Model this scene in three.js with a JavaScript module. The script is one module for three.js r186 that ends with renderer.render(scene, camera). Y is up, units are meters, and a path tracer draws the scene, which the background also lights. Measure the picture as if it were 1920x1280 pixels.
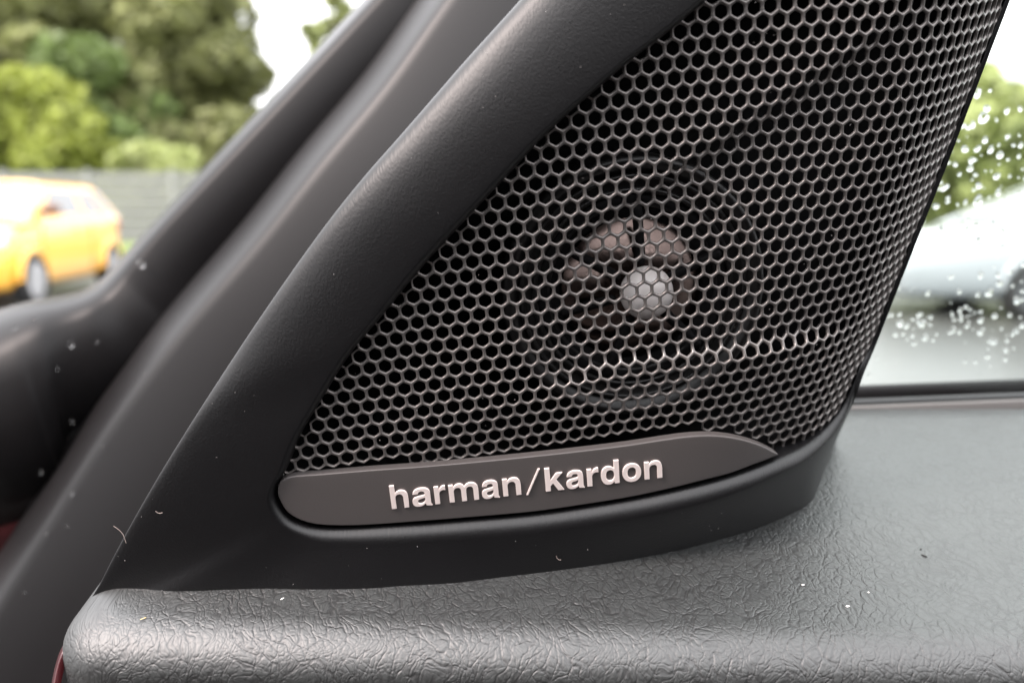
import * as THREE from 'three';
import { mergeGeometries } from 'three/addons/utils/BufferGeometryUtils.js';

// ---------------------------------------------------------------- camera, sky, sun, exposure
const W = 1920, H = 1280, F = 1500, EYE = 1.1, PITCH = THREE.MathUtils.degToRad(-9.5);
const scene = new THREE.Scene();
const camera = new THREE.PerspectiveCamera(2 * Math.atan(H / 2 / F) * 180 / Math.PI, W / H, 0.01, 500);
camera.position.set(0, EYE, 0);
camera.rotation.set(PITCH, 0, 0);
camera.focus = 0.1245;
camera.userData.fStop = 12.4;
const renderer = new THREE.WebGLRenderer({ antialias: true });
renderer.setSize(1024, 682);
renderer.toneMapping = THREE.LinearToneMapping;
renderer.toneMappingExposure = 3.6;
renderer.shadowMap.enabled = true;

{ // overcast sky
  const w = 256, h = 128, d = new Float32Array(w * h * 4);
  for (let j = 0; j < h; j++) for (let i = 0; i < w; i++) {
    const s = Math.max(0, Math.sin(((j + 0.5) / h - 0.5) * Math.PI)), L = 0.62 + 1.05 * s, k = (j * w + i) * 4;
    d[k] = L * 1.0; d[k + 1] = L * 1.0; d[k + 2] = L * 1.03; d[k + 3] = 1;
  }
  const t = new THREE.DataTexture(d, w, h, THREE.RGBAFormat, THREE.FloatType);
  t.mapping = THREE.EquirectangularReflectionMapping; t.magFilter = THREE.LinearFilter; t.needsUpdate = true;
  scene.background = t; scene.environment = t;
}
const sun = new THREE.DirectionalLight(new THREE.Color().setRGB(1, 0.85, 0.79), 1.5);
sun.position.set(-14, 17, 8); sun.castShadow = true; sun.shadow.radius = 32;
Object.assign(sun.shadow.camera, { left: -30, right: 30, top: 30, bottom: -30, far: 120 });
scene.add(sun, sun.target);

// ---------------------------------------------------------------- helpers
let seed = 12345;
const rnd = () => { seed = (seed + 0x6d2b79f5) | 0; let t = Math.imul(seed ^ (seed >>> 15), 1 | seed); t = (t + Math.imul(t ^ (t >>> 7), 61 | t)) ^ t; return ((t ^ (t >>> 14)) >>> 0) / 4294967296; };
const rr = (a, b) => a + (b - a) * rnd();
const V3 = (x, y, z) => new THREE.Vector3(x, y, z);
const rgb = (r, g, b) => new THREE.Color().setRGB(r, g, b);
const clamp = (x, a = 0, b = 1) => Math.min(b, Math.max(a, x));
const sstep = (a, b, x) => { const t = clamp((x - a) / (b - a)); return t * t * (3 - 2 * t); };
const names = {};
const numbered = (n) => { const k = names[n] = (names[n] ?? -1) + 1; return k ? n + '_' + String(k).padStart(3, '0') : n; };
function tag(o, label, category, group) { o.userData.label = label; o.userData.category = category; if (group) o.userData.group = group; return o; }
function mesh(name, geo, mat, parent) {
  const m = new THREE.Mesh(geo, mat); m.name = parent ? name : numbered(name); m.castShadow = m.receiveShadow = true;
  (parent ?? scene).add(m); return m;
}
function thing(name, label, category, pos, group) {
  const g = new THREE.Group(); g.name = numbered(name); g.position.copy(pos); scene.add(g); return tag(g, label, category, group);
}
function structure(name, geo, mat) { const m = mesh(name, geo, mat); m.userData.kind = 'structure'; return m; }
const M = (o) => new THREE.MeshPhysicalMaterial({ side: THREE.DoubleSide, ...o });
// grid of points (rows of Vector3) -> geometry
function grid(rows, { closeU = false, uv = null } = {}) {
  const nr = rows.length, nc = rows[0].length, p = [], t = [], ix = [];
  rows.forEach((r, i) => r.forEach((q, j) => { p.push(q.x, q.y, q.z); if (uv) t.push(...uv(i, j, q)); else t.push(j / (nc - 1), i / (nr - 1)); }));
  for (let i = 0; i < nr - 1; i++) for (let j = 0; j < (closeU ? nc : nc - 1); j++) {
    const a = i * nc + j, b = i * nc + (j + 1) % nc; const c = (i + 1) * nc + (j + 1) % nc; ix.push(a, b, a + nc, b, c, a + nc);
  }
  const g = new THREE.BufferGeometry();
  g.setAttribute('position', new THREE.Float32BufferAttribute(p, 3)); g.setAttribute('uv', new THREE.Float32BufferAttribute(t, 2)); g.setIndex(ix);
  g.computeVertexNormals(); return g;
}
const shift = (g, v) => g.translate(-v.x, -v.y, -v.z);
function dataTex(n, f, srgb = false) {
  const d = new Uint8Array(n * n * 4);
  for (let j = 0; j < n; j++) for (let i = 0; i < n; i++) { const v = f(i, j), k = (j * n + i) * 4; const c = Array.isArray(v) ? v : [v, v, v]; for (let q = 0; q < 3; q++) d[k + q] = clamp(c[q]) * 255; d[k + 3] = 255; }
  const t = new THREE.DataTexture(d, n, n); t.wrapS = t.wrapT = THREE.RepeatWrapping; t.magFilter = THREE.LinearFilter; t.minFilter = THREE.LinearMipmapLinearFilter;
  if (srgb) t.colorSpace = THREE.SRGBColorSpace; t.needsUpdate = true; return t;
}
const hash = (x, y, s) => { let h = Math.imul(x, 374761393) ^ Math.imul(y, 668265263) ^ Math.imul(s, 1274126177); h = Math.imul(h ^ (h >>> 13), 1274126177); return ((h ^ (h >>> 16)) >>> 0) / 4294967296; };
const vnoise = (x, y, per, s) => { // tileable value noise
  const ix = Math.floor(x), iy = Math.floor(y), a = x - ix, b = y - iy, u = a * a * (3 - 2 * a), v = b * b * (3 - 2 * b), m = (k) => ((k % per) + per) % per;
  const h = (i, j) => hash(m(ix + i), m(iy + j), s);
  return (h(0, 0) * (1 - u) + h(1, 0) * u) * (1 - v) + (h(0, 1) * (1 - u) + h(1, 1) * u) * v;
};
const worley = (x, y, px, py, s) => { // F2 - F1, tileable
  const ix = Math.floor(x), iy = Math.floor(y); let f1 = 9, f2 = 9;
  for (let j = -1; j <= 1; j++) for (let i = -1; i <= 1; i++) {
    const cx = ix + i, cy = iy + j, mx = ((cx % px) + px) % px, my = ((cy % py) + py) % py;
    const dx = cx + hash(mx, my, s) - x, dy = cy + hash(mx, my, s + 7) - y, d = dx * dx + dy * dy;
    if (d < f1) { f2 = f1; f1 = d; } else if (d < f2) f2 = d;
  }
  return Math.sqrt(f2) - Math.sqrt(f1);
};

// a point of the place, from the direction in which the camera sees it and its depth in millimetres
const cP = Math.cos(PITCH), sP = Math.sin(PITCH);
const toWorld = (v) => V3(v.x, v.y * cP - v.z * sP + EYE, v.y * sP + v.z * cP);
const dir = (px, py) => V3((px - W / 2) / F, -(py - H / 2) / F, -1);
const at = (px, py, mm) => toWorld(dir(px, py).multiplyScalar(mm / 1000));

// ---------------------------------------------------------------- textures of the near surfaces
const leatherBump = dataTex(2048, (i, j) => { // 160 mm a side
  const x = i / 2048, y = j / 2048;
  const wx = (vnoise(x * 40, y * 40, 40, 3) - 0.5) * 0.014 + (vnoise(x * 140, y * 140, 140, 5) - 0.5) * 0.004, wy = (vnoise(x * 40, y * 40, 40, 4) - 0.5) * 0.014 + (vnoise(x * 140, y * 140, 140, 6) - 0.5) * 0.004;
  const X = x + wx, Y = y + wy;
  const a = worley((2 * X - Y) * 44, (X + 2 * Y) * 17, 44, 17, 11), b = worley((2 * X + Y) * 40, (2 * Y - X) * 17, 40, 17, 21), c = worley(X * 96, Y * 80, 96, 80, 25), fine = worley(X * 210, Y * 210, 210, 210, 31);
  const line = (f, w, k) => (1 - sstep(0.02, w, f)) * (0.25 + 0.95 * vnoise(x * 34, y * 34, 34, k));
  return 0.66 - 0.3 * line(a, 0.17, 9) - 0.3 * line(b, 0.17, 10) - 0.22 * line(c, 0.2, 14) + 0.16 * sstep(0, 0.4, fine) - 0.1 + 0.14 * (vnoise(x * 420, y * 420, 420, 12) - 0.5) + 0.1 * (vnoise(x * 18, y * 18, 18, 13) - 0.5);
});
const leatherCreaseShade = dataTex(1024, (i, j) => { const q = leatherBump.image.data, k = ((j * 2) * 2048 + i * 2) * 4, h = (q[k] + q[k + 4] + q[k + 8192] + q[k + 8196]) / 1020; const t = 0.12 + 0.88 * sstep(0.3, 0.72, h); return [t, t, t]; });  // wrinkle shade put into the colour: creases darker, grain tops lighter
const grainBump = dataTex(1024, (i, j) => 0.25 * hash(i, j, 41) + 0.75 * vnoise(i * 160 / 1024, j * 160 / 1024, 160, 42)); // 32 mm a side
const mats = {
  trim: M({ color: rgb(0.0022, 0.002, 0.0025), roughness: 0.44, specularIntensity: 0.9, ior: 1.5, bumpMap: grainBump, bumpScale: 0.000022 }),
  plate: M({ color: rgb(0.082, 0.073, 0.071), roughness: 0.42, metalness: 0.3, bumpMap: grainBump, bumpScale: 0.00001 }),
  letter: M({ color: rgb(0.9, 0.78, 0.74), roughness: 0.3, metalness: 0.4 }),
  grille: M({ color: rgb(0.14, 0.127, 0.121), roughness: 0.3, metalness: 0.5 }),
  black: M({ color: rgb(0.006, 0.0055, 0.006), roughness: 0.7, specularIntensity: 0.3 }),
  leather: M({ color: rgb(0.0145, 0.0162, 0.0158), map: leatherCreaseShade, roughness: 0.53, specularIntensity: 1, ior: 1.85, bumpMap: leatherBump, bumpScale: 0.00015 }),
  rubber: M({ color: rgb(0.005, 0.0042, 0.0045), roughness: 0.43, specularIntensity: 0.6 }),
  gloss: M({ color: rgb(0.006, 0.0053, 0.0056), roughness: 0.42, specularIntensity: 0.35 }),
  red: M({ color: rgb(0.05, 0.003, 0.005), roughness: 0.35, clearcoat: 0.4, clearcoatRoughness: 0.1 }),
  chrome: M({ color: rgb(0.8, 0.77, 0.75), roughness: 0.2, metalness: 1 }),
  drop: M({ color: rgb(1, 1, 1), roughness: 0, transmission: 1, thickness: 0.002, ior: 1.33, side: THREE.FrontSide }),
  pane: M({ color: rgb(0.97, 1, 0.98), roughness: 0, transmission: 1, thickness: 0, ior: 1.5 }),
};

// ---------------------------------------------------------------- setting
structure('ground', new THREE.PlaneGeometry(900, 900).rotateX(-Math.PI / 2), M({ color: rgb(0.085, 0.085, 0.08), roughness: 0.28, map: dataTex(256, (i, j) => 0.8 + 0.2 * vnoise(i / 4, j / 4, 64, 71), true) }));
structure('grass_verge', new THREE.BoxGeometry(120, 0.1, 10).translate(-10, 0.05, -23), M({ color: rgb(0.1, 0.14, 0.03), roughness: 0.9 }));

// unseen dark cabin of the open door, added behind camera to block sky
{
  const b = (x0, x1, y0, y1, z0, z1) => new THREE.BoxGeometry(x1 - x0, y1 - y0, z1 - z0).translate((x0 + x1) / 2, (y0 + y1) / 2, (z0 + z1) / 2);
  const g = mergeGeometries([b(-0.95, 2.4, 1.42, 1.46, 0.5, 1.9), b(-0.95, 2.4, 0.3, 0.36, 0.24, 1.9), b(-0.95, 2.4, 0.36, 1.42, 1.86, 1.9), b(-0.99, -0.95, 0.3, 1.0, 0.26, 1.9), b(2.4, 2.44, 0.3, 1.46, 0.5, 1.9)]);
  structure('added_cabin_blocker', g, M({ color: rgb(0.018, 0.014, 0.0135), roughness: 0.85 }));
}

// ---------------------------------------------------------------- sail panel frame of reference (millimetres u right, v up, w towards the cabin)
const N = V3(0.08334745, -0.2923717, 0.95266573), U = V3(0.9961947, 0, -0.08715574), Vv = new THREE.Vector3().crossVectors(N, U), O = dir(1050, 600).multiplyScalar(120);
const panelBasis = new THREE.Matrix4().makeBasis(
  toWorld(U.clone()).sub(V3(0, EYE, 0)), toWorld(Vv.clone()).sub(V3(0, EYE, 0)), toWorld(N.clone()).sub(V3(0, EYE, 0)));
const panelBase = toWorld(O.clone().multiplyScalar(0.001));
const uvw = (px, py, w = 0) => { const r = dir(px, py), t = (O.dot(N) + w) / r.dot(N), p = r.multiplyScalar(t).sub(O); return V3(p.dot(U), p.dot(Vv), w); };
const worldToUvw = (p) => { const q = p.clone().sub(panelBase).multiplyScalar(1000), m = panelBasis.clone().invert(); return q.applyMatrix4(m); };
function panelThing(name, label, category, u, v, w) { // a thing whose own axes are the panel's, in metres
  const g = thing(name, label, category, V3(u, v, w).multiplyScalar(0.001).applyMatrix4(panelBasis).add(panelBase));
  g.quaternion.setFromRotationMatrix(panelBasis); return g;
}
const mm = (g, u = 0, v = 0, w = 0) => g.translate(-u, -v, -w).scale(0.001, 0.001, 0.001);

// the rounded shape shared by the frame, the badge and the grille
const rollDrop = (u, v) => { const d = (u - 67.2) * -0.97352684 + (v - 47.8) * 0.22857272, t = 1 - d / 34; return t <= 0 ? 0 : 11.1 * Math.pow(t, 2.6); };
const shell = (u, v) => -rollDrop(u, v);
const onShell = (px, py, off = 0) => { let q = uvw(px, py, off); for (let k = 0; k < 12; k++) q = uvw(px, py, shell(q.x, q.y) + off); return q; };
const segDist = (p, a, b) => { const dx = b.x - a.x, dy = b.y - a.y, l = Math.hypot(dx, dy); return ((p.x - a.x) * -dy + (p.y - a.y) * dx) / l; };
const ridgeA = onShell(960, 752), ridgeM = onShell(1180, 684), ridgeB = onShell(1520, 640), foldA = onShell(1323, 292), foldB = onShell(1690, 48);
function press(u, v) { // the pressed relief of the grille
  const p = { x: u, y: v };
  const t = u < ridgeM.x ? segDist(p, ridgeA, ridgeM) : segDist(p, ridgeM, ridgeB), f = -segDist(p, foldA, foldB);
  const amt = sstep(ridgeA.x - 2, ridgeM.x - 2, u);
  const below = Math.max(0, -t);
  return -0.17 * below * below / (below + 2) * (1 - sstep(34, 50, u)) - 1.55 * amt * sstep(-1.4, 1.6, t) * sstep(-1.4, 1.6, f) * (1 - sstep(40, 54, u));
}
const meshW = (u, v) => shell(u, v) + press(u, v) - 0.9 + 0.4 * sstep(38, 54, u);
const surfN = (u, v) => { const e = 0.15, f = meshW; return V3(-(f(u + e, v) - f(u - e, v)) / (2 * e), -(f(u, v + e) - f(u, v - e)) / (2 * e), 1).normalize(); };

// leather plane (world): through the front foot of the panel, tilted 12 degrees to the cabin
const LT = THREE.MathUtils.degToRad(12), leatherN = V3(0, Math.cos(LT), Math.sin(LT));
const leatherP = toWorld(dir(200, 1113).multiplyScalar(0.1262));
const onLeather = (px, py) => { const d = at(px, py, 1000).sub(V3(0, EYE, 0)), t = leatherP.clone().sub(V3(0, EYE, 0)).dot(leatherN) / d.dot(leatherN); return d.multiplyScalar(t).add(V3(0, EYE, 0)); };

// ---------------------------------------------------------------- sail panel: frame
// stations round the opening: inner edge (px), outer edge (px), outer w or 'L' = foot on the leather, lip width, lip height, outer rounding
const ST = [
  [1640, -260, 1300, -320, -5.2, 1.6, 1.3, 4.4], [1480, -140, 1112, -150, -5.2, 1.6, 1.3, 4.4], [1400, -70, 1040, -72, -5.2, 1.6, 1.3, 4.4], [1325, 0, 977, -2, -5.2, 1.6, 1.3, 4.4], [1256, 58, 930, 50, -5.1, 1.6, 1.3, 4.3], [1187, 110, 865, 122, -5, 1.6, 1.3, 4.2], [1100, 184, 800, 197, -4.7, 1.6, 1.3, 4],
  [1030, 246, 745, 260, -4.4, 1.6, 1.3, 3.7], [940, 342, 690, 322, -4, 1.6, 1.3, 3.4], [880, 405, 628, 398, -3.5, 1.6, 1.3, 3], [795, 497, 563, 486, -3.1, 1.6, 1.2, 2.6], [720, 588, 484, 600, -2.6, 1.5, 1.2, 2.1], [658, 662, 425, 689, -2.6, 1.5, 1.2, 2.2],
  [606, 744, 370, 774, -1.6, 1.4, 1.1, 1.4], [562, 818, 309, 872, -1.2, 1.4, 1, 1], [538, 878, 261, 954, -1, 1.4, 1, 0.8], [521, 905, 222, 1025, -1, 1.3, 1, 0.7], [518, 928, 190, 1088, -1, 1.3, 1, 0.5], [527, 950, 168, 1138, -1, 1.3, 1, 0.3], [545, 970, 330, 1112, 'M', 1.3, 1, 0.25], [572, 982, 480, 1107, 'M', 1.4, 1, 0.25],
  [605, 987, 590, 1105, 'L', 1.8, 1.2, 0], [650, 987, 690, 1103, 'L', 2.2, 1.35, 0], [720, 983, 760, 1098, 'L', 2.5, 1.5, 0], [800, 978, 850, 1093, 'L', 2.5, 1.5, 0], [900, 970, 925, 1084, 'L', 2.5, 1.5, 0], [1000, 961, 1000, 1075, 'L', 2.5, 1.5, 0], [1100, 947, 1100, 1062, 'L', 2.5, 1.5, 0], [1200, 930, 1200, 1046, 'L', 2.5, 1.5, 0],
  [1270, 915, 1275, 1031, 'L', 2.5, 1.5, 0], [1340, 898, 1345, 1013, 'L', 2.4, 1.4, 0], [1400, 879, 1420, 990, 'L', 2.2, 1.25, 0], [1462, 854, 1490, 960, 'L', 1.9, 1.1, 0], [1500, 836, 1520, 942, 'L', 1.65, 1, 0], [1530, 815, 1534, 915, 'L', 1.4, 0.9, 0], [1558, 788, 1549, 875, 'L', 1.2, 0.6, 0], [1580, 757, 1566, 832, 'L', 1, 0.35, 0],
  [1597, 722, 1604, 742, 'R', 0.7, 0, 0.8], [1611, 690, 1620, 700, 'R', 0.5, -0.3, 0.3], [1632, 650, 1641, 650, 'R', 0.4, -0.4, 0.3], [1665, 566, 1674, 566, 'R', 0.4, -0.4, 0.3], [1710, 452, 1719, 452, 'R', 0.4, -0.4, 0.3], [1757, 335, 1766, 335, 'R', 0.4, -0.4, 0.3], [1807, 205, 1816, 205, 'R', 0.4, -0.4, 0.3], [1845, 105, 1854, 105, 'R', 0.4, -0.4, 0.3], [1885, 0, 1894, 0, 'R', 0.4, -0.4, 0.3], [1923, -105, 1932, -105, 'R', 0.4, -0.4, 0.3], [1955, -225, 1985, -240, -11.5, 0.6, 0.5, 0.5], [1900, -320, 1920, -420, -9, 1, 0.6, 1], [1780, -330, 1640, -420, -6, 1.3, 1, 3],
];
const A3 = ST.map((s) => onShell(s[0], s[1], -0.6));
const frameRows = [];
{
  const cols = ST.map((s, k) => {
    const a = A3[k], b = s[4] === 'M' ? worldToUvw(onLeather(s[2], s[3])).add(V3(0, 0, -0.5)) : s[4] === 'L' ? worldToUvw(onLeather(s[2], s[3])) : uvw(s[2], s[3], s[4] === 'R' ? a.z + 0.15 : s[4]);
    const d = V3(b.x - a.x, b.y - a.y, 0), L = d.length(); d.divideScalar(L);
    const lw = s[5], lh = s[6] + 0.6, top = a.z + lh, p = [];
    p.push(V3(a.x, a.y, a.z - 6), V3(a.x, a.y, a.z - 0.8));
    for (const [f, g] of [[0.04, 0.12], [0.16, 0.4], [0.36, 0.68], [0.58, 0.86], [0.8, 0.96], [1, 1]]) p.push(V3(a.x + d.x * lw * f, a.y + d.y * lw * f, a.z + lh * g));
    const c0 = p[p.length - 1], run = Math.max(L - lw, 0.05), wall = s[4] === 'L';
    const soft = wall ? clamp(1 - (k - 18) / 7) : 1, out = wall ? Math.max(0.9, run * 0.55 * soft) : run * 0.55, c1 = V3(c0.x + d.x * out, c0.y + d.y * out, c0.z + (b.z - c0.z) * (wall ? 0.35 * soft : s[7] > 2 || run < 3 ? 0.05 : 0.35)), c2 = wall ? b.clone().lerp(c0, 0.55 - 0.4 * soft).add(V3(0, 0, 0.25 * soft)) : V3(b.x, b.y, b.z + s[7]);
    for (const t of [0.06, 0.14, 0.25, 0.4, 0.55, 0.7, 0.8, 0.87, 0.92, 0.96, 1]) {
      const m = 1 - t, q = V3();
      q.addScaledVector(c0, m * m * m).addScaledVector(c1, 3 * m * m * t).addScaledVector(c2, 3 * m * t * t).addScaledVector(b, t * t * t); p.push(q);
    }
    const dd = b.clone().sub(p[p.length - 4]).normalize();
    if (wall) p.push(b.clone().addScaledVector(dd, 1.5), b.clone().addScaledVector(dd, 3)); else p.push(V3(b.x - d.x * 0.15, b.y - d.y * 0.15, b.z - 1.5), V3(b.x - d.x * 1.5, b.y - d.y * 1.5, b.z - 9));
    return p;
  });
  const nR = cols[0].length;
  for (let r = 0; r < nR; r++) {
    const c = new THREE.CatmullRomCurve3(cols.map((p) => p[r]), true, 'centripetal'), row = [], n = ST.length * 5;
    for (let i = 0; i < n; i++) row.push(c.getPoint(i / n));
    frameRows.push(row);
  }
}
const panel = panelThing('door_sail_panel', 'black matte plastic triangular tweeter cover at the front corner of the door', 'speaker cover', 0, 0, 0);
const frameGeo = grid(frameRows.map((r) => r.map((q) => q.clone().multiplyScalar(0.001))), { closeU: true, uv: (i, j, q) => [q.x / 0.032, (q.y + q.z) / 0.032] });
mesh('frame', frameGeo, mats.trim, panel);

// dust on the frame
{
  const g = [];
  for (let k = 0; k < 90; k++) {
    const r = Math.floor(rr(9, 15)), row = frameRows[r], q = row[Math.floor(rnd() * row.length)], z = q.z + 0.03, e = rr(0.03, 0.075);
    g.push(new THREE.OctahedronGeometry(e * 0.001, 0).scale(1, rr(0.6, 1.6), 0.7).translate((q.x + rr(-1, 1) * 0.4) * 0.001, (q.y + rr(-1, 1) * 0.4) * 0.001, z * 0.001));
  }
  mesh('dust', mergeGeometries(g), M({ color: rgb(0.35, 0.33, 0.32), roughness: 0.8 }), panel).userData.kind = 'stuff';
}
// grille
const poly = A3.map((p) => [p.x, p.y]);
function edgeDist(x, y, pl) { // positive inside
  let ins = false, best = 1e9;
  for (let i = 0, j = pl.length - 1; i < pl.length; j = i++) {
    const [xi, yi] = pl[i], [xj, yj] = pl[j];
    if ((yi > y) !== (yj > y) && x < (xj - xi) * (y - yi) / (yj - yi) + xi) ins = !ins;
    const dx = xj - xi, dy = yj - yi, t = clamp(((x - xi) * dx + (y - yi) * dy) / (dx * dx + dy * dy)); best = Math.min(best, Math.hypot(x - xi - t * dx, y - yi - t * dy));
  }
  return ins ? best : -best;
}
// badge outline: top edge and bottom edge, left to right
const badgeTop = [[526, 902], [534, 897], [548, 893], [600, 889], [700, 881], [800, 874], [900, 865], [1000, 855], [1100, 844], [1180, 834], [1245, 824], [1290, 818], [1335, 816], [1375, 820], [1412, 829], [1440, 840], [1458, 850]].map(([x, y]) => onShell(x, y, 0.25));
const badgeBot = [[521, 914], [520, 925], [524, 938], [540, 962], [575, 980], [640, 986], [800, 977], [900, 969], [1000, 960], [1100, 946], [1180, 933], [1260, 916], [1320, 901], [1370, 888], [1410, 873], [1440, 862], [1461, 853]].map(([x, y]) => onShell(x, y, 0.25));
const topY = (x) => { const b = badgeTop; if (x < b[0].x) return -99; for (let i = 1; i < b.length; i++) if (x <= b[i].x) return b[i - 1].y + (b[i].y - b[i - 1].y) * (x - b[i - 1].x) / (b[i].x - b[i - 1].x); return -99; };
{
  const P = 2.33, ang = THREE.MathUtils.degToRad(8), ca = Math.cos(ang), sa = Math.sin(ang), origin = onShell(1355.2, 79.2, -0.9), R0 = P / Math.sqrt(3), RH = 1.085;
  const pos = [], uvs = [], idx = [], cells = new Map();
  const centre = (i, j) => [origin.x + ca * (i + j * 0.5) * P - sa * j * P * 0.8660254, origin.y + sa * (i + j * 0.5) * P + ca * j * P * 0.8660254];
  // the sheet keeps its pitch along the curve: flat distance from the right edge -> plan distance
  const arc = [0]; for (let k = 1; k <= 400; k++) { const d = 34 - k * 0.1, t = 0.85 * Math.pow(1 - d / 34, 1.6); arc.push(arc[k - 1] + 0.1 * Math.sqrt(1 + t * t)); }
  const bend = (x, y) => {
    const d = (x - 67.2) * -0.97352684 + (y - 47.8) * 0.22857272; if (d >= 34) return [x, y];
    const f = 34 - d; let k = 0; while (k < 399 && arc[k + 1] < f) k++;
    const plan = 34 - (k + (f - arc[k]) / (arc[k + 1] - arc[k])) * 0.1; return [x - 0.97352684 * (plan - d), y + 0.22857272 * (plan - d)];
  };
  for (let j = -60; j <= 40; j++) for (let i = -70; i <= 95; i++) {
    const [fx, fy] = centre(i, j), [x, y] = bend(fx, fy); if (x < -60 || x > 90 || y < -40 || y > 80) continue;
    const e = edgeDist(x, y, poly), right = x > 46 || y > 62;
    if (e < (right ? -0.7 : -0.25) || y < topY(x) + 0.45) continue;
    cells.set(i + ',' + j, [fx, fy]);
  }
  const nb = [[1, 0], [0, 1], [-1, 1], [-1, 0], [0, -1], [1, -1]];
  for (const [key, [cx, cy]] of cells) {
    const [i, j] = key.split(',').map(Number), edge = nb.some(([a, b]) => !cells.has((i + a) + ',' + (j + b)));
    const ring = (R, w, lean, round) => {
      for (let k = 0; k < 12; k++) {
        const th = ang + Math.PI / 2 + k * Math.PI / 6, corner = k % 2 === 0, r = R * (corner ? 1 - round : 0.8660254);
        const [x, y] = bend(cx + Math.cos(th) * r, cy + Math.sin(th) * r), n = surfN(x, y), z = meshW(x, y);
        pos.push((x + n.x * w) * 0.001, (y + n.y * w) * 0.001, (z + n.z * w) * 0.001);
        uvs.push(x / 32, y / 32);
      }
    };
    const b = pos.length / 3, rings = [[R0, 0, 0, 0], [R0 * 0.94, -0.012, 0, 0.01], [RH * 1.07, -0.06, 0, 0.03], [RH * 1.02, -0.14, 0, 0.05], [RH * 0.99, -0.26, 0, 0.06], [RH * 0.985, -0.44, 0, 0.06]];
    if (edge) rings.unshift([R0, -0.42, -0.98, 0], [R0, -0.02, -0.7, 0]);
    rings.forEach((r) => ring(...r));
    for (let q = 0; q < rings.length - 1; q++) for (let k = 0; k < 12; k++) {
      const a = b + q * 12 + k, c = b + q * 12 + (k + 1) % 12; idx.push(a, c, a + 12, c, c + 12, a + 12);
    }
  }
  const g = new THREE.BufferGeometry();
  g.setAttribute('position', new THREE.Float32BufferAttribute(pos, 3)); g.setAttribute('uv', new THREE.Float32BufferAttribute(uvs, 2)); g.setIndex(idx); g.computeVertexNormals();
  mesh('grille', g, mats.grille, panel);
}
{
  const g = [];
  while (g.length < 60) {
    const u = rr(-40, 60), v = rr(-24, 46); if (edgeDist(u, v, poly) < 2 || v < topY(u) + 2) continue;
    const e = rr(0.03, 0.09); g.push(new THREE.OctahedronGeometry(e * 0.001, 0).scale(1, rr(0.5, 2.2), 0.7).rotateZ(rr(0, 3)).translate(u * 0.001, v * 0.001, (meshW(u, v) - rr(0, 0.3)) * 0.001));
  }
  mesh('grille_dust', mergeGeometries(g), M({ color: rgb(0.3, 0.28, 0.27), roughness: 0.9 }), panel).userData.kind = 'stuff';
}
// dark backing behind the grille
{
  const rows = [];
  for (const f of [0, 1]) rows.push(A3.map((p) => V3(p.x * 0.001, p.y * 0.001, f ? -0.030 : (p.z - 5.5) * 0.001)));
  const side = grid(rows, { closeU: true });
  const sh = new THREE.Shape(A3.map((p) => new THREE.Vector2(p.x * 0.001, p.y * 0.001)));
  mesh('baffle', mergeGeometries([side, new THREE.ShapeGeometry(sh).translate(0, 0, -0.030)].map((g) => g.toNonIndexed())), mats.black, panel);
}

// tweeter
{
  const c = uvw(1192, 548, -10.5), t = panelThing('tweeter', 'round tweeter with a shiny dome behind the honeycomb grille', 'speaker', c.x, c.y, c.z);
  const lathe = (pts, n = 64) => new THREE.LatheGeometry(pts.map(([r, y]) => new THREE.Vector2(r / 1000, y / 1000)), n).rotateX(Math.PI / 2);
  const satin = M({ color: rgb(0.012, 0.011, 0.011), roughness: 0.35 });
  mesh('housing', lathe([[22, -9], [22, -1.5], [21.6, -0.4], [20.4, -0.2], [19.8, -1.4], [18, -2], [16.2, -2.2]]), satin, t);
  for (const [r, z] of [[18.6, -1.3], [16.4, -1.8], [14.2, -2.4]]) mesh('ring', new THREE.TorusGeometry(r / 1000, 0.00045, 10, 72).translate(0, 0, z / 1000), satin, t);
  mesh('surround', lathe([[16.2, -2.4], [14.8, -1.6], [13.4, -2.6], [12.2, -3.2]]), mats.black, t);
  const dome = []; for (let k = 0; k <= 14; k++) { const a = k / 14; dome.push([11.8 * (1 - a) + 0.01, -3.2 + 4.6 * Math.sin(a * Math.PI / 2) ** 0.9]); }
  mesh('dome', lathe(dome), M({ color: rgb(0.16, 0.12, 0.108), roughness: 0.17, metalness: 1 }), t);
  const pc = uvw(1216, 552, -7); const q = V3(pc.x - c.x, pc.y - c.y, 0).multiplyScalar(0.001);
  mesh('phase_plug', new THREE.SphereGeometry(0.0043, 40, 28).scale(1, 1, 0.9).translate(q.x, q.y, 0.0022), M({ color: rgb(0.96, 0.9, 0.88), roughness: 0.3, metalness: 0, clearcoat: 0.6, clearcoatRoughness: 0.15 }), t);
  for (const a of [28, 98, 152, 196, 250, 318]) {
    const th = THREE.MathUtils.degToRad(a), g = new THREE.CapsuleGeometry(0.00085, 0.008, 4, 10).rotateZ(Math.PI / 2).translate(0.0092, 0, 0).rotateZ(th).translate(q.x * 0.8, q.y * 0.8, 0.0006);
    mesh('spoke', g, mats.black, t);
  }
}

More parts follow.
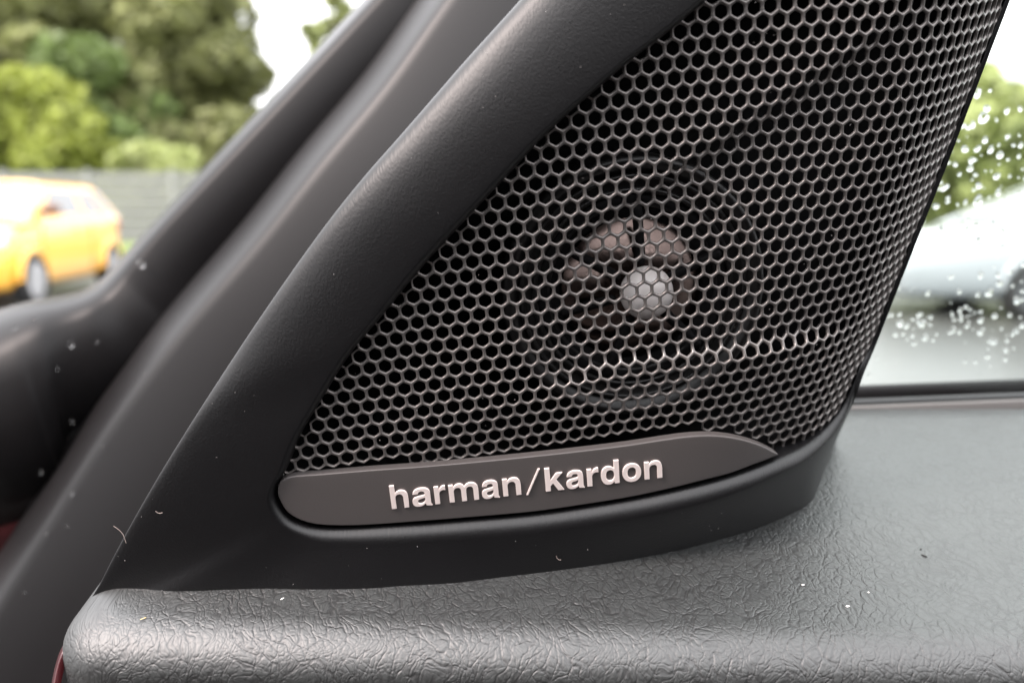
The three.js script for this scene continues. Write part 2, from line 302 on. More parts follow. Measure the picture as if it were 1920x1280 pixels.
// badge with raised letters
{
  const bc = onShell(980, 910, 0.25), t = panelThing('badge', 'long brown grey badge with raised silver lettering below the grille', 'badge', bc.x, bc.y, bc.z);
  const n = badgeTop.length, up = 4, per = [];
  const ct = new THREE.CatmullRomCurve3(badgeTop, false, 'centripetal'), cb = new THREE.CatmullRomCurve3(badgeBot, false, 'centripetal'), K = (n - 1) * up;
  const T = [], B = []; for (let i = 0; i <= K; i++) { T.push(ct.getPoint(i / K)); B.push(cb.getPoint(i / K)); }
  const S = (u, v, w) => V3(u - bc.x, v - bc.y, shell(u, v) + w - bc.z).multiplyScalar(0.001);
  const rows = [], e = 0.35; // across: bottom skirt, bevel, face, bevel, top skirt
  const prof = [[0, -1.4], [0, 0.02], [0.12, 0.18], [e, 0.25]];
  for (const [o, w] of prof) rows.push(B.map((b, i) => { const d = V3(T[i].x - b.x, T[i].y - b.y, 0), l = Math.max(d.length(), 0.01), f = Math.min(o / l, 0.45); return S(b.x + d.x * f, b.y + d.y * f, w); }));
  for (const f of [0.25, 0.5, 0.75]) rows.push(B.map((b, i) => S(b.x + (T[i].x - b.x) * f, b.y + (T[i].y - b.y) * f, 0.27)));
  for (const [o, w] of [...prof].reverse()) rows.push(T.map((b, i) => { const d = V3(B[i].x - b.x, B[i].y - b.y, 0), l = Math.max(d.length(), 0.01), f = Math.min(o / l, 0.45); return S(b.x + d.x * f, b.y + d.y * f, w); }));
  mesh('plate', grid(rows, { uv: (i, j, q) => [q.x / 0.032, q.y / 0.032] }), mats.plate, t);

  const GL = {
    n: ['M0,0 L0,98 L28,98 L28,86 C36,96 48,101 60,101 C85,101 98,86 98,60 L98,0 L69,0 L69,56 C69,70 62,77 50,77 C37,77 29,68 29,54 L29,0 Z'],
    h: ['M0,0 L0,130 L29,130 L29,88 C37,97 48,101 60,101 C85,101 98,86 98,60 L98,0 L69,0 L69,56 C69,70 62,77 50,77 C37,77 29,68 29,54 L29,0 Z'],
    m: ['M0,0 L0,98 L27,98 L27,86 C35,96 46,101 58,101 C70,101 80,95 85,84 C94,96 105,101 118,101 C144,101 158,86 158,62 L158,0 L129,0 L129,58 C129,71 123,77 113,77 C101,77 94,69 94,55 L94,0 L65,0 L65,58 C65,71 59,77 49,77 C37,77 29,69 29,55 L29,0 Z'],
    r: ['M0,0 L0,98 L27,98 L27,80 C33,94 44,101 56,101 C59,101 61,101 63,100 L63,72 C59,73 56,74 52,74 C38,74 29,66 29,48 L29,0 Z'],
    a: ['M97,0 L66,0 C64,3 63,7 63,11 C54,2 44,-3 31,-3 C12,-3 0,8 0,26 C0,44 11,54 33,57 L52,60 C59,61 62,63 62,68 C62,75 57,79 48,79 C38,79 33,75 32,66 L4,66 C6,89 22,101 49,101 C76,101 91,90 91,69 L91,18 C91,9 92,4 97,0 Z', 'M62,44 C58,42 54,41 46,39 C34,37 29,34 29,27 C29,21 33,17 41,17 C54,17 62,26 62,38 Z'],
    d: ['M98,0 L70,0 L70,11 C62,1 51,-3 40,-3 C15,-3 0,18 0,49 C0,80 15,101 40,101 C51,101 61,97 69,88 L69,130 L98,130 Z', 'M50,77 C36,77 29,67 29,49 C29,31 36,21 50,21 C62,21 69,31 69,49 C69,67 62,77 50,77 Z'],
    o: ['M50,101 C20,101 0,80 0,49 C0,18 20,-3 50,-3 C80,-3 100,18 100,49 C100,80 80,101 50,101 Z', 'M50,77 C36,77 29,67 29,49 C29,31 36,21 50,21 C64,21 71,31 71,49 C71,67 64,77 50,77 Z'],
    k: ['M0,0 L0,130 L29,130 L29,62 L60,98 L96,98 L61,61 L100,0 L65,0 L41,41 L29,28 L29,0 Z'],
    '/': ['M0,-6 L12,-6 L74,132 L62,132 Z'],
  };
  const path = (s, P) => { for (const c of s.match(/[MLCZ][^MLCZ]*/g)) { const v = c.slice(1).trim().split(/[ ,]+/).map(Number); if (c[0] === 'M') P.moveTo(...v); else if (c[0] === 'L') P.lineTo(...v); else if (c[0] === 'C') P.bezierCurveTo(...v); } return P; };
  const LT_ = [['h', 734.5, 768], ['a', 774, 812], ['r', 816, 838], ['m', 843, 899], ['a', 904, 938], ['n', 943.5, 978], ['/', 986, 1016], ['k', 1023, 1058.5], ['a', 1062, 1097], ['r', 1101, 1123.5], ['d', 1127, 1162], ['o', 1167, 1203], ['n', 1208, 1242]];
  const base = (x) => 953 - 0.1085 * (x - 735) - 0.0000165 * (x - 735) ** 2;
  for (const [ch, x0, x1] of LT_) {
    const p = onShell(x0, base(x0), 0.25), q = onShell(x1, base(x1), 0.25), sh = path(GL[ch][0], new THREE.Shape());
    if (GL[ch][1]) sh.holes.push(path(GL[ch][1], new THREE.Path()));
    const wide = { m: 158, r: 63, a: 97, n: 98, h: 98, d: 98, '/': 74 }[ch] ?? 100;
    const len = Math.hypot(q.x - p.x, q.y - p.y), sx = len / wide, sy = 0.0318, g = new THREE.ExtrudeGeometry(sh, { depth: 6, bevelEnabled: true, bevelThickness: 2, bevelSize: 1.4, bevelOffset: -2.9, bevelSegments: 2, curveSegments: 8 });
    const a = Math.atan2(q.y - p.y, q.x - p.x), b = Math.atan2(q.z - p.z, len);
    g.scale(sx, sy, 0.05).rotateY(-b).rotateZ(a).translate(p.x - bc.x, p.y - bc.y, p.z - bc.z - 0.03).scale(0.001, 0.001, 0.001);
    const m = mesh(ch === '/' ? 'slash' : 'letter', g, mats.letter, t);
    m.userData.label = ch === '/' ? 'raised silver slash' : 'raised silver letter ' + ch;
  }
}

// ---------------------------------------------------------------- leather door top
{
  const base = onLeather(1000, 1150), t = thing('door_top', 'dark grey grained leather door top with a rounded front edge', 'door trim', base);
  // plan axes: x to the right, s along the slope towards the window
  const sx = V3(1, 0, 0), ss = V3(0, Math.sin(LT), -Math.cos(LT));
  const plan = (px, py) => { const q = onLeather(px, py).sub(base); return [q.dot(sx) * 1000, q.dot(ss) * 1000]; };
  const [xl] = plan(76, 1180), F0 = plan(200, 1222), F1 = plan(1900, 1252), front = (x) => F0[1] + (F1[1] - F0[1]) * (x - F0[0]) / (F1[0] - F0[0]), sf = front(plan(76, 1180)[0]), [xr] = [plan(1920, 1180)[0] + 60], sb = plan(1700, 767)[1];
  const R = 6.5, cr = 10.5, bd = []; // boundary points with inward normals
  for (let s = 40; s > sf + cr; s -= 3) bd.push([xl, s, 1, 0]);
  for (let k = 0; k <= 10; k++) { const a = Math.PI + k / 10 * Math.PI / 2; bd.push([xl + cr + cr * Math.cos(a), sf + cr + cr * Math.sin(a), -Math.cos(a), -Math.sin(a)]); }
  for (let x = xl + cr + 3; x < xr; x += 4) bd.push([x, front(x), 0, 1]);
  const P = (x, s, h) => V3().addScaledVector(sx, x / 1000).addScaledVector(ss, s / 1000).addScaledVector(leatherN, h / 1000);
  const rows = [];
  const prof = []; for (const h of [60, 40, 25, 14, 6]) prof.push([0 - h * 0.05, -R - h]);
  for (let k = 0; k <= 12; k++) { const a = k / 12 * Math.PI / 2; prof.push([R * (1 - Math.cos(a)) * 1.25, -R + R * Math.sin(a)]); }
  for (const [o, h] of prof) rows.push(bd.map(([x, s, nx, ns]) => P(x + nx * o, s + ns * o, h + 0.5 * Math.sin(x * 0.11) * 0)));
  for (let k = 1; k <= 14; k++) rows.push(bd.map(([x, s, nx, ns]) => { const o = R * 1.25, f = k / 14, a = x + nx * o, b = s + ns * o, tx = Math.max(x, xl + o); return P(a + (tx - a) * f, b + (Math.max(sb, b) - b) * f, -0.0); }));
  rows.push(bd.map(([x, s, nx]) => P(Math.max(x, xl + R * 1.25), sb + 0.8, -3)));
  const uvAt = []; // texture follows the surface
  rows.forEach((r, i) => uvAt.push(r.map((q, j) => [q.x / 0.16, i ? uvAt[i - 1][j][1] + q.distanceTo(rows[i - 1][j]) / 0.16 : 0])));
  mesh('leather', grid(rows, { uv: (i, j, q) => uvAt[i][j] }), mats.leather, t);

  // red painted door edge seen past the left end
  const redT = thing('door_edge', 'narrow dark red painted door edge left of the leather end', 'door edge', at(110, 1230, 122));
  const pts = [[214, 1108, 131], [182, 1124, 128], [150, 1160, 125], [132, 1188, 123], [113, 1220, 121], [102, 1255, 120], [94, 1300, 119], [80, 1400, 118]];
  const rws = [[-1, 6], [1, 2.5], [2.5, 0.6], [6, 0.4], [16, 1]].map(([o, d]) => new THREE.CatmullRomCurve3(pts.map(([x, y, z]) => at(x + o, y + o * 0.3, z + d).sub(redT.position))).getPoints(30));
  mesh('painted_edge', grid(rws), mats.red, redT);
}

// crumbs and lint
{
  const crumb = new THREE.IcosahedronGeometry(1, 1), white = M({ color: rgb(0.85, 0.83, 0.8), roughness: 0.6 }), dark = M({ color: rgb(0.01, 0.01, 0.01), roughness: 0.7 });
  const speck = (px, py, label, mat, a, b, turn) => {
    const m = tag(mesh('dust_fleck', crumb, mat), label, 'dust fleck'); m.position.copy(onLeather(px, py)).addScaledVector(leatherN, 0.00008);
    m.rotation.set(0, turn, 0); m.scale.set(a, b * 0.6, b).multiplyScalar(0.001);
  };
  speck(1733, 1042, 'black elongated crumb on the pale leather right of the speaker cover', dark, 0.55, 0.22, -0.9);
  speck(1727, 1030, 'tiny black crumb just above the larger black crumb on the leather', dark, 0.2, 0.14, 0);
  speck(1590, 1137, 'white fleck on the leather below and left of the black crumb', white, 0.34, 0.22, 0.3);
  speck(1506, 1097, 'white fleck on the leather below the right foot of the speaker cover', white, 0.26, 0.18, 0.2);
  speck(1629, 1111, 'thin white fleck on the leather between the black crumb and the white fleck', white, 0.22, 0.12, 1.2);
  speck(529, 1123, 'slanted white fleck on the leather under the left end of the badge', white, 0.42, 0.13, 1.1);
  speck(268, 1160, 'yellowish fibre scrap on the bright rounded left corner of the leather', M({ color: rgb(0.8, 0.6, 0.3), roughness: 0.7 }), 0.5, 0.1, 0.8);
  const lint = (label, pts, w) => {
    const q = pts.map(([x, y]) => V3().copy(uvw(x, y, w)).multiplyScalar(0.001).applyMatrix4(panelBasis).add(panelBase)), o = q[0].clone();
    const m = tag(mesh('lint_fibre', new THREE.TubeGeometry(new THREE.CatmullRomCurve3(q.map((p) => p.sub(o))), 16, 0.00004, 6), M({ color: rgb(0.36, 0.29, 0.26), roughness: 0.8 })), label, 'lint'); m.position.copy(o);
  };
  lint('pale bent lint fibre sticking out past the lower left edge of the speaker cover', [[212, 986], [222, 993], [230, 1002], [233, 1010], [236, 1018]], 0.4);
  lint('small curled lint fibre on the black frame left of the badge', [[291, 958], [297, 962], [304, 961]], 1.3);
  lint('short lint hair on the black frame under the middle of the badge', [[1043, 1042], [1046, 1048], [1052, 1050]], 1.4);
}

// ---------------------------------------------------------------- side window, seal, drops
{
  const L = onLeather(1620, 764), R = onLeather(1910, 755);
  const seal = thing('window_seal', 'black rubber window seal with a grey trim strip along the glass', 'seal', L.clone());
  const sw = (name, prof, mat) => { // profile in (y up, z towards cabin) mm swept along x
    const rows = prof.map(([y, z]) => [-24, -8, 20, 60, 110, 190].map((x) => V3(x / 1000, y / 1000 + x * (R.y - L.y) / (R.x - L.x) / 1000 + x * 0.00001, z / 1000 + x * (R.z - L.z) / (R.x - L.x) / 1000)));
    mesh(name, grid(rows), mat, seal);
  };
  sw('trim_strip', [[-2, 1], [0.1, 0.8], [0.5, 0.3], [0.45, -0.5], [-2, -0.7]], M({ color: rgb(0.12, 0.11, 0.105), roughness: 0.5 }));
  sw('rubber_bead', [[-2, -0.6], [1, -0.8], [1.6, -1.2], [1.7, -1.9], [1.1, -2.4], [-2, -2.5]], M({ color: rgb(0.035, 0.037, 0.038), roughness: 0.45 }));
  sw('rubber_lip', [[-2, -2.4], [2, -2.5], [3.9, -2.9], [4.5, -3.6], [4.4, -4.4], [-2, -4.8]], mats.rubber);
  const base = L.clone().add(V3(0, 0, -0.0066));
  const win = thing('side_window', 'clear side window glass wet with rain behind the speaker cover', 'window', base);
  const lean = new THREE.Matrix4().makeRotationX(THREE.MathUtils.degToRad(10)), place = (x, y, z) => V3(x, y, z).applyMatrix4(lean);
  mesh('pane', new THREE.BoxGeometry(0.42, 0.36, 0.0032).translate(0.17, 0.17, 0).applyMatrix4(lean), mats.pane, win);
  // drops on the outer face
  const cap = (n, m) => { const pts = [new THREE.Vector2(0, 0), new THREE.Vector2(1, 0)]; for (let k = 1; k <= n; k++) { const a = k / n * Math.PI / 2; pts.push(new THREE.Vector2(Math.max(Math.cos(a), 0.0001), Math.sin(a) * 0.4)); } return new THREE.LatheGeometry(pts, m).rotateX(-Math.PI / 2); };
  const shapes = [0, 1, 2].map((k) => { const g = cap(8, 18), p = g.attributes.position; for (let i = 0; i < p.count; i++) { const x = p.getX(i), y = p.getY(i), a = Math.atan2(y, x), f = 1 + 0.12 * Math.sin(2 * a + k * 2) + 0.08 * Math.sin(3 * a + k); p.setXY(i, x * f, y * f * (1 + 0.12 * k)); } g.computeVertexNormals(); return g; });
  const origin = V3(0, EYE, 0), nrm = V3(0, 0, 1).transformDirection(lean), p0 = base.clone().add(place(0, 0, -0.0017));
  const onGlass = (px, py) => { const d = at(px, py, 1000).sub(origin), s = p0.clone().sub(origin).dot(nrm) / d.dot(nrm); return d.multiplyScalar(s).add(origin).sub(base); };
  let made = 0;
  const drop = (px, py, r) => { if (made++ > 290) return; const m = mesh('water_drop', shapes[made % 3], mats.drop, win); m.position.copy(onGlass(px, py)); m.rotation.set(THREE.MathUtils.degToRad(10), 0, rr(-0.6, 0.6)); m.scale.set(r * rr(0.85, 1.25), r * rr(0.85, 1.3), r * 1.0).multiplyScalar(0.001); };
  const edgeX = (y) => 1893 - 0.398 * y;
  for (const [x, y, r] of [[1845, 220, 1.6], [1835, 375, 1.5], [1766, 430, 1.1], [1810, 279, 1.1], [1820, 315, 1.0], [1823, 300, 1.2], [1876, 290, 1.1], [1848, 262, 1.1], [1870, 330, 1.0], [1790, 258, 0.8], [1770, 352, 1.0], [1856, 548, 1.5], [1875, 530, 1.1], [1690, 606, 1.2], [1730, 606, 1.3], [1655, 594, 1.0], [1672, 590, 0.8], [1840, 600, 1.3], [1866, 592, 1.1], [1815, 610, 0.9], [1800, 622, 1.0], [1715, 643, 0.9], [1900, 625, 1.0], [1865, 640, 1.2], [1852, 668, 1.1], [1887, 655, 0.9], [1818, 721, 0.9]]) drop(x, y, r * 0.62);
  while (made < 255) {
    const y = rr(0, 715), x = rr(edgeX(y) - 10, 1960), dens = 0.1 + 0.9 * Math.exp(-(((y - 595) / 45) ** 2)) + 0.45 * Math.exp(-(((y - 300) / 90) ** 2)) + 0.3 * (y > 450 && x > 1800);
    if (rnd() < dens) drop(x, y, Math.exp(rr(Math.log(0.17), Math.log(0.72))));
  }
}

// ---------------------------------------------------------------- blurred door frame, seal and mirror base on the left
{
  const sheet = (t, path, offs, n) => { // path of [px, py], offs(s) -> list of [offset px, depth mm]; offset to the right of the direction of travel
    const c = new THREE.CatmullRomCurve3(path.map(([x, y, z = 0]) => V3(x, y, z)), false, 'centripetal'), rows = offs(0, path.length ? V3(path[0][0], path[0][1], 0) : V3()).map(() => []);
    for (let i = 0; i <= n; i++) { const s = i / n, p = c.getPoint(s), d = c.getTangent(s), l = Math.hypot(d.x, d.y), nx = -d.y / l, ny = d.x / l; offs(s, p).forEach(([o, z], k) => rows[k].push(at(p.x + nx * o, p.y + ny * o, z + p.z).sub(t.position))); }
    return grid(rows);
  };
  const mirror = thing('mirror_mount', 'black plastic mirror mount and window post wet with small drops at left', 'mirror mount', at(150, 620, 215));
  const p1 = [[-300, 650, -6], [-140, 628, -6], [-50, 606, -5], [15, 583, -4], [65, 570, -3], [115, 562, -1], [155, 552, 0], [187, 535, 2], [213, 510, 3], [240, 480, 3], [290, 425, 3], [400, 308, 3], [550, 149, 3], [690, 0, 3], [850, -170, 3]];
  mesh('shell', sheet(mirror, p1, (s, p) => {
    const k = 1 - sstep(-80, 310, p.x), e = (a, b) => a + (b - a) * k;
    return [[-8, 250], [-3, 236], [0, e(222, 230)], [e(2, 8), e(218, 223)], [e(5, 22), e(215.9, 217)], [e(11, 46), e(214.5, 212)], [e(22, 80), e(213.7, 209.2)], [e(60, 130), e(213.4, 208)], [e(110, 190), e(214.2, 208.5)], [e(150, 260), e(218, 210)], [e(200, 330), e(226, 216)], [e(240, 380), e(240, 230)]];
  }, 90), mats.gloss, mirror);
  const capG = new THREE.SphereGeometry(1, 14, 10);
  for (const [x, y, o, r] of [[265, 495, 214, 1.5], [258, 488, 214.5, 1.1], [131, 645, 206, 1.4], [25, 615, 209, 1.3], [60, 600, 211, 1.2], [7, 745, 206, 1.0], [134, 790, 207, 0.9], [75, 885, 208, 0.9], [105, 690, 206, 0.7], [40, 680, 206, 0.8], [180, 640, 208, 0.7]]) {
    const m = mesh('water_drop', capG, mats.drop, mirror); m.position.copy(at(x, y, o).sub(mirror.position)); m.scale.set(r * 0.6, r * 0.7, r * 0.2).multiplyScalar(0.001);
  }
  const seal = thing('door_seal', 'dark grey rubber door seal running diagonally beside the speaker cover', 'seal', at(400, 560, 196));
  const p2 = [[-120, 1320], [-40, 1190], [0, 1122], [91, 975], [200, 805], [290, 682], [375, 577], [487, 447], [600, 305], [722, 159], [816, 28], [900, -90], [980, -200]];
  mesh('rubber_lip', sheet(seal, p2, () => [[-46, 216], [-34, 208], [-25, 203.2], [-18, 200.2], [-12, 198.1], [-6, 196.5], [0, 195.5], [8, 194.9], [20, 194.5], [40, 194.1], [70, 193.5], [120, 192.8], [220, 192]], 70), mats.rubber, seal);
  for (const [x, y, r] of [[134, 925, 0.8], [125, 985, 0.6], [190, 835, 0.5], [85, 1000, 0.6], [45, 1110, 0.5]]) { const m = mesh('water_drop', capG, mats.drop, seal); m.position.copy(at(x, y, 194).sub(seal.position)); m.scale.set(r * 0.6, r * 0.7, r * 0.2).multiplyScalar(0.001); }
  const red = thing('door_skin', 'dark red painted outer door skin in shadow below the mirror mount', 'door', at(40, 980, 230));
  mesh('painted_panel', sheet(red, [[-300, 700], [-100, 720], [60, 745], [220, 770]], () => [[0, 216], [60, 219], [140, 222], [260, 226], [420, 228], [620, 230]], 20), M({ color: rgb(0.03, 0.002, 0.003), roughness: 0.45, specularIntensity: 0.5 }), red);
}

// ---------------------------------------------------------------- far things
// a hatchback: x forward, z to its left, y up
function hatchback(name, label, paint, pos, turn, o) {
  const t = thing(name, label, 'car', pos, null); t.rotation.y = turn;
  const { L, wd, hood, belt, roof } = o, hw = wd / 2;
  const st = o.stations; // [x, top of lower body, width factor]
  const ring = (x, top, f, bot) => { const h = hw * f, pts = [[h * 0.86, bot], [h * 0.96, bot + 0.08], [h, bot + 0.25], [h * 1.0, bot + (top - bot) * 0.6], [h * 0.97, top - 0.07], [h * 0.9, top - 0.012], [h * 0.55, top + 0.02], [0, top + 0.03]]; return [...pts.map(([z, y]) => V3(x, y, z)), ...pts.slice(0, -1).reverse().map(([z, y]) => V3(x, y, -z))]; };
  const rows = st.map(([x, top, f, b]) => ring(x, top, f, b));
  const cap = (r) => { const c = V3(); r.forEach((q) => c.add(q)); c.divideScalar(r.length); return r.map(() => c.clone()); };
  mesh('body', grid([cap(rows[0]), ...rows, cap(rows[rows.length - 1])], { closeU: true }), paint, t);
  const cb = o.cabin; // [x at belt, x at roof] for windscreen and rear
  const side = (f, g, s) => { const x = (cb[0][0] + (cb[1][0] - cb[0][0]) * f) * (1 - g) + (cb[0][1] + (cb[1][1] - cb[0][1]) * f) * g; return V3(x, belt + (roof - 0.05 - belt) * g, s * (hw * 0.93 - g * (hw * 0.93 - hw * 0.74))); };
  const gr = []; for (const g of [-0.15, 0, 0.33, 0.66, 1]) { const r = []; for (let k = 0; k <= 12; k++) r.push(side(k / 12, g, 1)); for (let k = 12; k >= 0; k--) r.push(side(k / 12, g, -1)); gr.push(r); }
  gr.push(gr[4].map((q) => V3(q.x * 0.97 + 0.03 * (cb[0][1] + cb[1][1]) / 2, roof, q.z * 0.86)), gr[4].map((q) => V3(q.x * 0.6 + 0.4 * (cb[0][1] + cb[1][1]) / 2, roof + 0.03, q.z * 0.3)));
  mesh('cabin', grid(gr, { closeU: true }), paint, t);
  const glass = M({ color: rgb(0.03, 0.034, 0.034), roughness: 0.04, specularIntensity: 1, ior: 2.3 });
  const pane = (f0, f1, g0, g1, s) => { const r = []; for (const g of [g0, (g0 + g1) / 2, g1]) { const a = []; for (let k = 0; k <= 4; k++) { const q = side(f0 + (f1 - f0) * k / 4, g, s); q.z += s * 0.008; a.push(q); } r.push(a); } return mesh('window', grid(r), glass, t); };
  for (const s of [1, -1]) for (const [a, b] of o.panes) pane(a, b, 0.08, 0.9, s);
  const screen = (f, nm, off) => { const r = []; for (const g of [0.05, 0.5, 0.93]) { const a = side(f, g, 1), b = side(f, g, -1), w = []; for (let k = 0; k <= 6; k++) { const q = a.clone().lerp(b, 0.07 + 0.86 * k / 6); q.x += off + Math.sin(k / 6 * Math.PI) * off * 6; w.push(q); } r.push(w); } mesh(nm, grid(r), glass, t); };
  screen(0, 'windscreen', 0.012); screen(1, 'rear_screen', -0.012);
  const tyreG = new THREE.LatheGeometry([[0.215, -0.09], [0.27, -0.1], [0.29, -0.06], [0.295, 0], [0.29, 0.06], [0.27, 0.1], [0.215, 0.09]].map(([a, b]) => new THREE.Vector2(a, b)), 36).rotateX(Math.PI / 2);
  const rimG = mergeGeometries([new THREE.CylinderGeometry(0.22, 0.22, 0.15, 28).rotateX(Math.PI / 2), ...[0, 1, 2, 3, 4].map((k) => new THREE.BoxGeometry(0.16, 0.045, 0.02).translate(0.11, 0, 0.085).rotateZ(k * 1.2566))]);
  const archG = new THREE.TorusGeometry(0.325, 0.035, 10, 30, Math.PI), wellG = new THREE.CircleGeometry(0.33, 32);
  for (const x of o.axles) for (const s of [1, -1]) {
    const w = new THREE.Group(); w.name = 'wheel'; w.position.set(x, 0.295, s * (hw - 0.06)); if (s < 0) w.rotation.y = Math.PI; t.add(w);
    mesh('tyre', tyreG, M({ color: rgb(0.02, 0.02, 0.02), roughness: 0.8 }), w); mesh('rim', rimG, M({ color: o.rim, roughness: 0.4, metalness: 0.5 }), w);
    mesh('wheel_arch', mergeGeometries([archG.clone().translate(x, 0.31, s * (hw - 0.005))]), paint, t);
    mesh('wheel_well', wellG.clone().translate(x, 0.31, s * (hw - 0.075)), M({ color: rgb(0.04, 0.04, 0.04), roughness: 0.9 }), t);
  }
  for (const s of [1, -1]) {
    mesh('headlight', new THREE.SphereGeometry(1, 20, 14).scale(0.17, 0.09, 0.13).translate(L / 2 - 0.17, o.lamp, s * (hw - 0.2)), M({ color: rgb(0.75, 0.77, 0.78), roughness: 0.08, metalness: 0.4 }), t);
    mesh('tail_light', new THREE.SphereGeometry(1, 16, 12).scale(0.06, 0.15, 0.09).translate(-L / 2 + 0.1, 0.85, s * (hw - 0.13)), M({ color: rgb(0.4, 0.02, 0.02), roughness: 0.2 }), t);
    const mz = side(0.14, 0.1, s);
    mesh('door_mirror', new THREE.SphereGeometry(1, 18, 12).scale(0.08, 0.075, 0.12).translate(mz.x, mz.y + 0.06, mz.z + s * 0.1), o.mirror, t);
    mesh('door_handle', new THREE.CapsuleGeometry(0.016, 0.13, 4, 8).rotateZ(Math.PI / 2).translate(-0.15, belt - 0.14, s * (hw + 0.006)), paint, t);
    for (const x of o.doors) mesh('door_gap', new THREE.BoxGeometry(0.012, belt - 0.42, 0.012).translate(x, (belt + 0.3) / 2 - 0.03, s * (hw - 0.004)), mats.black, t);
  }
  mesh('bumper', new THREE.CapsuleGeometry(0.1, wd - 0.45, 6, 12).rotateX(Math.PI / 2).scale(0.8, 1.25, 1).translate(L / 2 - 0.08, 0.42, 0), paint, t);
  mesh('air_intake', new THREE.CapsuleGeometry(0.05, 0.6, 4, 10).rotateX(Math.PI / 2).translate(L / 2 - 0.03, 0.36, 0), mats.black, t);
  return t;
}
const paintY = M({ color: rgb(0.92, 0.47, 0.05), roughness: 0.28, clearcoat: 1, clearcoatRoughness: 0.06 });
const paintW = M({ color: rgb(0.32, 0.35, 0.37), roughness: 0.25, clearcoat: 1, clearcoatRoughness: 0.05 });
const small = { rim: rgb(0.5, 0.5, 0.51), L: 3.5, wd: 1.6, belt: 0.98, roof: 1.4, lamp: 0.72, axles: [1.15, -1.18], doors: [0.85, -0.55], mirror: M({ color: rgb(0.12, 0.05, 0.02), roughness: 0.4 }),
  stations: [[1.75, 0.55, 0.7, 0.3], [1.72, 0.66, 0.84, 0.24], [1.6, 0.78, 0.93, 0.2], [1.3, 0.88, 0.98, 0.19], [0.95, 0.96, 1, 0.19], [0.3, 0.99, 1, 0.19], [-0.6, 1.0, 1, 0.19], [-1.3, 1.02, 0.99, 0.2], [-1.6, 1.02, 0.95, 0.24], [-1.72, 0.9, 0.9, 0.3], [-1.75, 0.65, 0.82, 0.34]],
  cabin: [[1.12, 0.42], [-1.66, -1.3]], panes: [[0.16, 0.56], [0.6, 0.82], [0.85, 0.95]] };
hatchback('parked_car', 'orange yellow small hatchback parked at left seen beyond the window post', paintY, V3(-6.3, 0, -10.05), -Math.PI / 2 + 0.115, small);
const big = { ...small, rim: rgb(0.1, 0.105, 0.11), L: 4.3, wd: 1.78, belt: 0.95, roof: 1.45, lamp: 0.68, axles: [0.8, -1.6], doors: [0.9, -0.2], mirror: paintW,
  stations: [[2.15, 0.5, 0.68, 0.3], [2.1, 0.64, 0.82, 0.22], [1.95, 0.74, 0.92, 0.2], [1.6, 0.83, 0.98, 0.19], [1.1, 0.92, 1, 0.19], [0.4, 0.95, 1, 0.19], [-0.8, 0.96, 1, 0.19], [-1.6, 0.98, 0.98, 0.2], [-2.0, 0.95, 0.93, 0.26], [-2.12, 0.8, 0.88, 0.32], [-2.15, 0.6, 0.8, 0.36]],
  cabin: [[1.05, 0.15], [-1.95, -1.4]] };
hatchback('parked_car', 'white hatchback parked at right seen through the wet window glass', paintW, V3(6.05, 0, -8.6), Math.PI - 0.12, big);

// fence
{
  const z = -24, f = thing('fence', 'grey panel fence along the grass behind the orange car', 'fence', V3(0, 0, z));
  const grey = [0.2, 0.27, 0.23].map((k) => M({ color: rgb(k, k * 1.02, k * 0.97), roughness: 0.85 }));
  const board = new THREE.BoxGeometry(2.36, 0.245, 0.06), post = new THREE.BoxGeometry(0.12, 2.2, 0.14);
  for (let x = -30; x <= 22; x += 2.5) {
    mesh('post', post, grey[1], f).position.set(x, 1.1, 0);
    for (let k = 0; k < 7; k++) mesh('board', board, grey[(k + Math.round(x)) % 3 < 0 ? 0 : Math.abs((k * 2 + Math.round(x)) % 3)], f).position.set(x + 1.25, 0.2 + k * 0.3, 0.01 * (k % 2));
  }
}
// trees and bushes
function leafCloud(cx, cy, cz, rx, ry, rz, n, size, pos, nor, col, ix, tint) {
  for (let k = 0; k < n; k++) {
    const th = rr(0, 6.283), ph = Math.acos(rr(-1, 1)), r = Math.cbrt(rr(0.25, 1));
    const d = V3(Math.sin(ph) * Math.cos(th), Math.cos(ph), Math.sin(ph) * Math.sin(th)), p = V3(cx + d.x * rx * r, cy + d.y * ry * r, cz + d.z * rz * r);
    const a = V3(rr(-1, 1), rr(-1, 1), rr(-1, 1)).normalize(), b = V3(rr(-1, 1), rr(-1, 1), rr(-1, 1)).cross(a).normalize(), s = size * rr(0.6, 1.3), n0 = a.clone().cross(b), c = tint * rr(0.75, 1.25), i0 = pos.length / 3;
    for (const [u, v] of [[0, -1], [0.55, 0], [0, 1], [-0.55, 0]]) { pos.push(p.x + a.x * u * s + b.x * v * s, p.y + a.y * u * s + b.y * v * s, p.z + a.z * u * s + b.z * v * s); nor.push(n0.x, n0.y, n0.z); col.push(c, c, c * 0.9); }
    ix.push(i0, i0 + 1, i0 + 2, i0, i0 + 2, i0 + 3);
  }
}
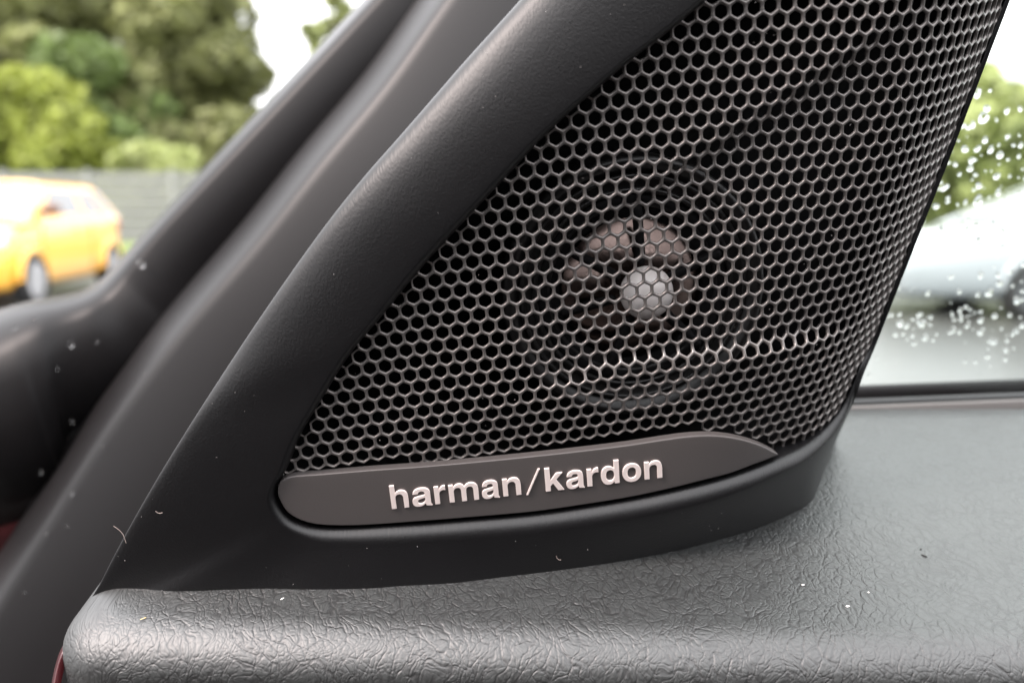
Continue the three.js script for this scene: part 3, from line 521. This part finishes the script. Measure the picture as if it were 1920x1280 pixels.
function tree(name, label, category, x, z, h, rad, color, { clumps = 44, leaves = 190, size = 0.28, low = 0.12, cone = 0 } = {}, group) {
  const t = thing(name, label, category, V3(x, 0, z), group), pos = [], nor = [], col = [], ix = [];
  const trunk = [new THREE.CylinderGeometry(0.05, 0.09 + h * 0.022, h * 0.85, 9).translate(0, h * 0.425, 0)];
  for (let k = 0; k < clumps; k++) {
    const f = (k + rnd()) / clumps, y = h * (low + (1 - low) * f), w = rad * (cone ? 1 - f * cone : Math.sqrt(Math.max(0.08, 1 - (1.75 * f - 0.75) ** 2))), a = rr(0, 6.283), r = w * Math.sqrt(rnd()) * 0.85;
    const cx = Math.cos(a) * r, cz = Math.sin(a) * r, s = rr(0.2, 0.42) * rad * (cone ? 1 - f * cone * 0.7 : 0.95);
    leafCloud(cx, y, cz, s, s * rr(0.55, 0.9), s, leaves, size, pos, nor, col, ix, rr(0.85, 1.12));
    const g = new THREE.CylinderGeometry(0.015, 0.05, Math.max(0.3, r), 5).translate(0, r / 2, 0); g.applyQuaternion(new THREE.Quaternion().setFromUnitVectors(V3(0, 1, 0), V3(cx, 0.35 * r, cz).normalize())); g.translate(0, y * 0.85, 0); trunk.push(g);
  }
  const g = new THREE.BufferGeometry(); g.setAttribute('position', new THREE.Float32BufferAttribute(pos, 3)); g.setAttribute('normal', new THREE.Float32BufferAttribute(nor, 3)); g.setAttribute('color', new THREE.Float32BufferAttribute(col, 3)); g.setIndex(ix);
  mesh('crown', g, M({ color, roughness: 0.8, vertexColors: true, transmission: 0.25, thickness: 0 }), t);
  mesh('trunk', mergeGeometries(trunk), M({ color: rgb(0.06, 0.05, 0.04), roughness: 0.9 }), t);
  return t;
}
const lime = rgb(0.27, 0.31, 0.05), green = rgb(0.15, 0.21, 0.06), olive = rgb(0.21, 0.225, 0.085), pale = rgb(0.34, 0.38, 0.16);
const X = (px, z) => (px - 960) / F * z * 0.99;
tree('lime_tree', 'bright lime green bushy tree at far left behind the orange car', 'tree', X(90, 29), -29, 5.2, 2.9, lime, { low: 0.2, leaves: 260 });
tree('lime_tree', 'lower bright lime green bush right of the larger lime tree', 'bush', X(300, 27.5), -27.5, 2.9, 1.6, pale, { low: 0.3, leaves: 200 });
tree('green_tree', 'mid green leafy tree behind the lime tree', 'tree', X(190, 33), -33, 7.2, 3.0, green, { low: 0.2, leaves: 260 });
tree('conifer', 'tall olive brown conifer left of the bright sky gap', 'tree', X(370, 36), -36, 11.5, 4.6, olive, { cone: 0.5, clumps: 74, leaves: 300, low: 0.08, size: 0.3 });
tree('conifer', 'olive tree at far left rising above the lime tree', 'tree', X(60, 41), -41, 14, 5.2, olive, { cone: 0.35, clumps: 74, leaves: 300, low: 0.1, size: 0.34 });
tree('conifer', 'dark olive conifer between the two outer conifers', 'tree', X(215, 43), -43, 14.5, 4.6, olive, { cone: 0.4, clumps: 74, leaves: 300, low: 0.1, size: 0.34 });
tree('thin_tree', 'small thin tree top showing in the bright sky gap', 'tree', X(640, 44), -44, 12.6, 1.7, pale, { clumps: 16, leaves: 160, low: 0.4 });
tree('pale_tree', 'pale green tree through the wet glass above the white car', 'tree', X(1800, 24), -24, 4.6, 2.1, pale, { leaves: 190, low: 0.2 });
tree('pale_tree', 'olive green tree at the right edge through the wet glass', 'tree', X(1905, 27), -27, 4.4, 1.9, rgb(0.3, 0.32, 0.14), { leaves: 190, low: 0.2 });

renderer.render(scene, camera);
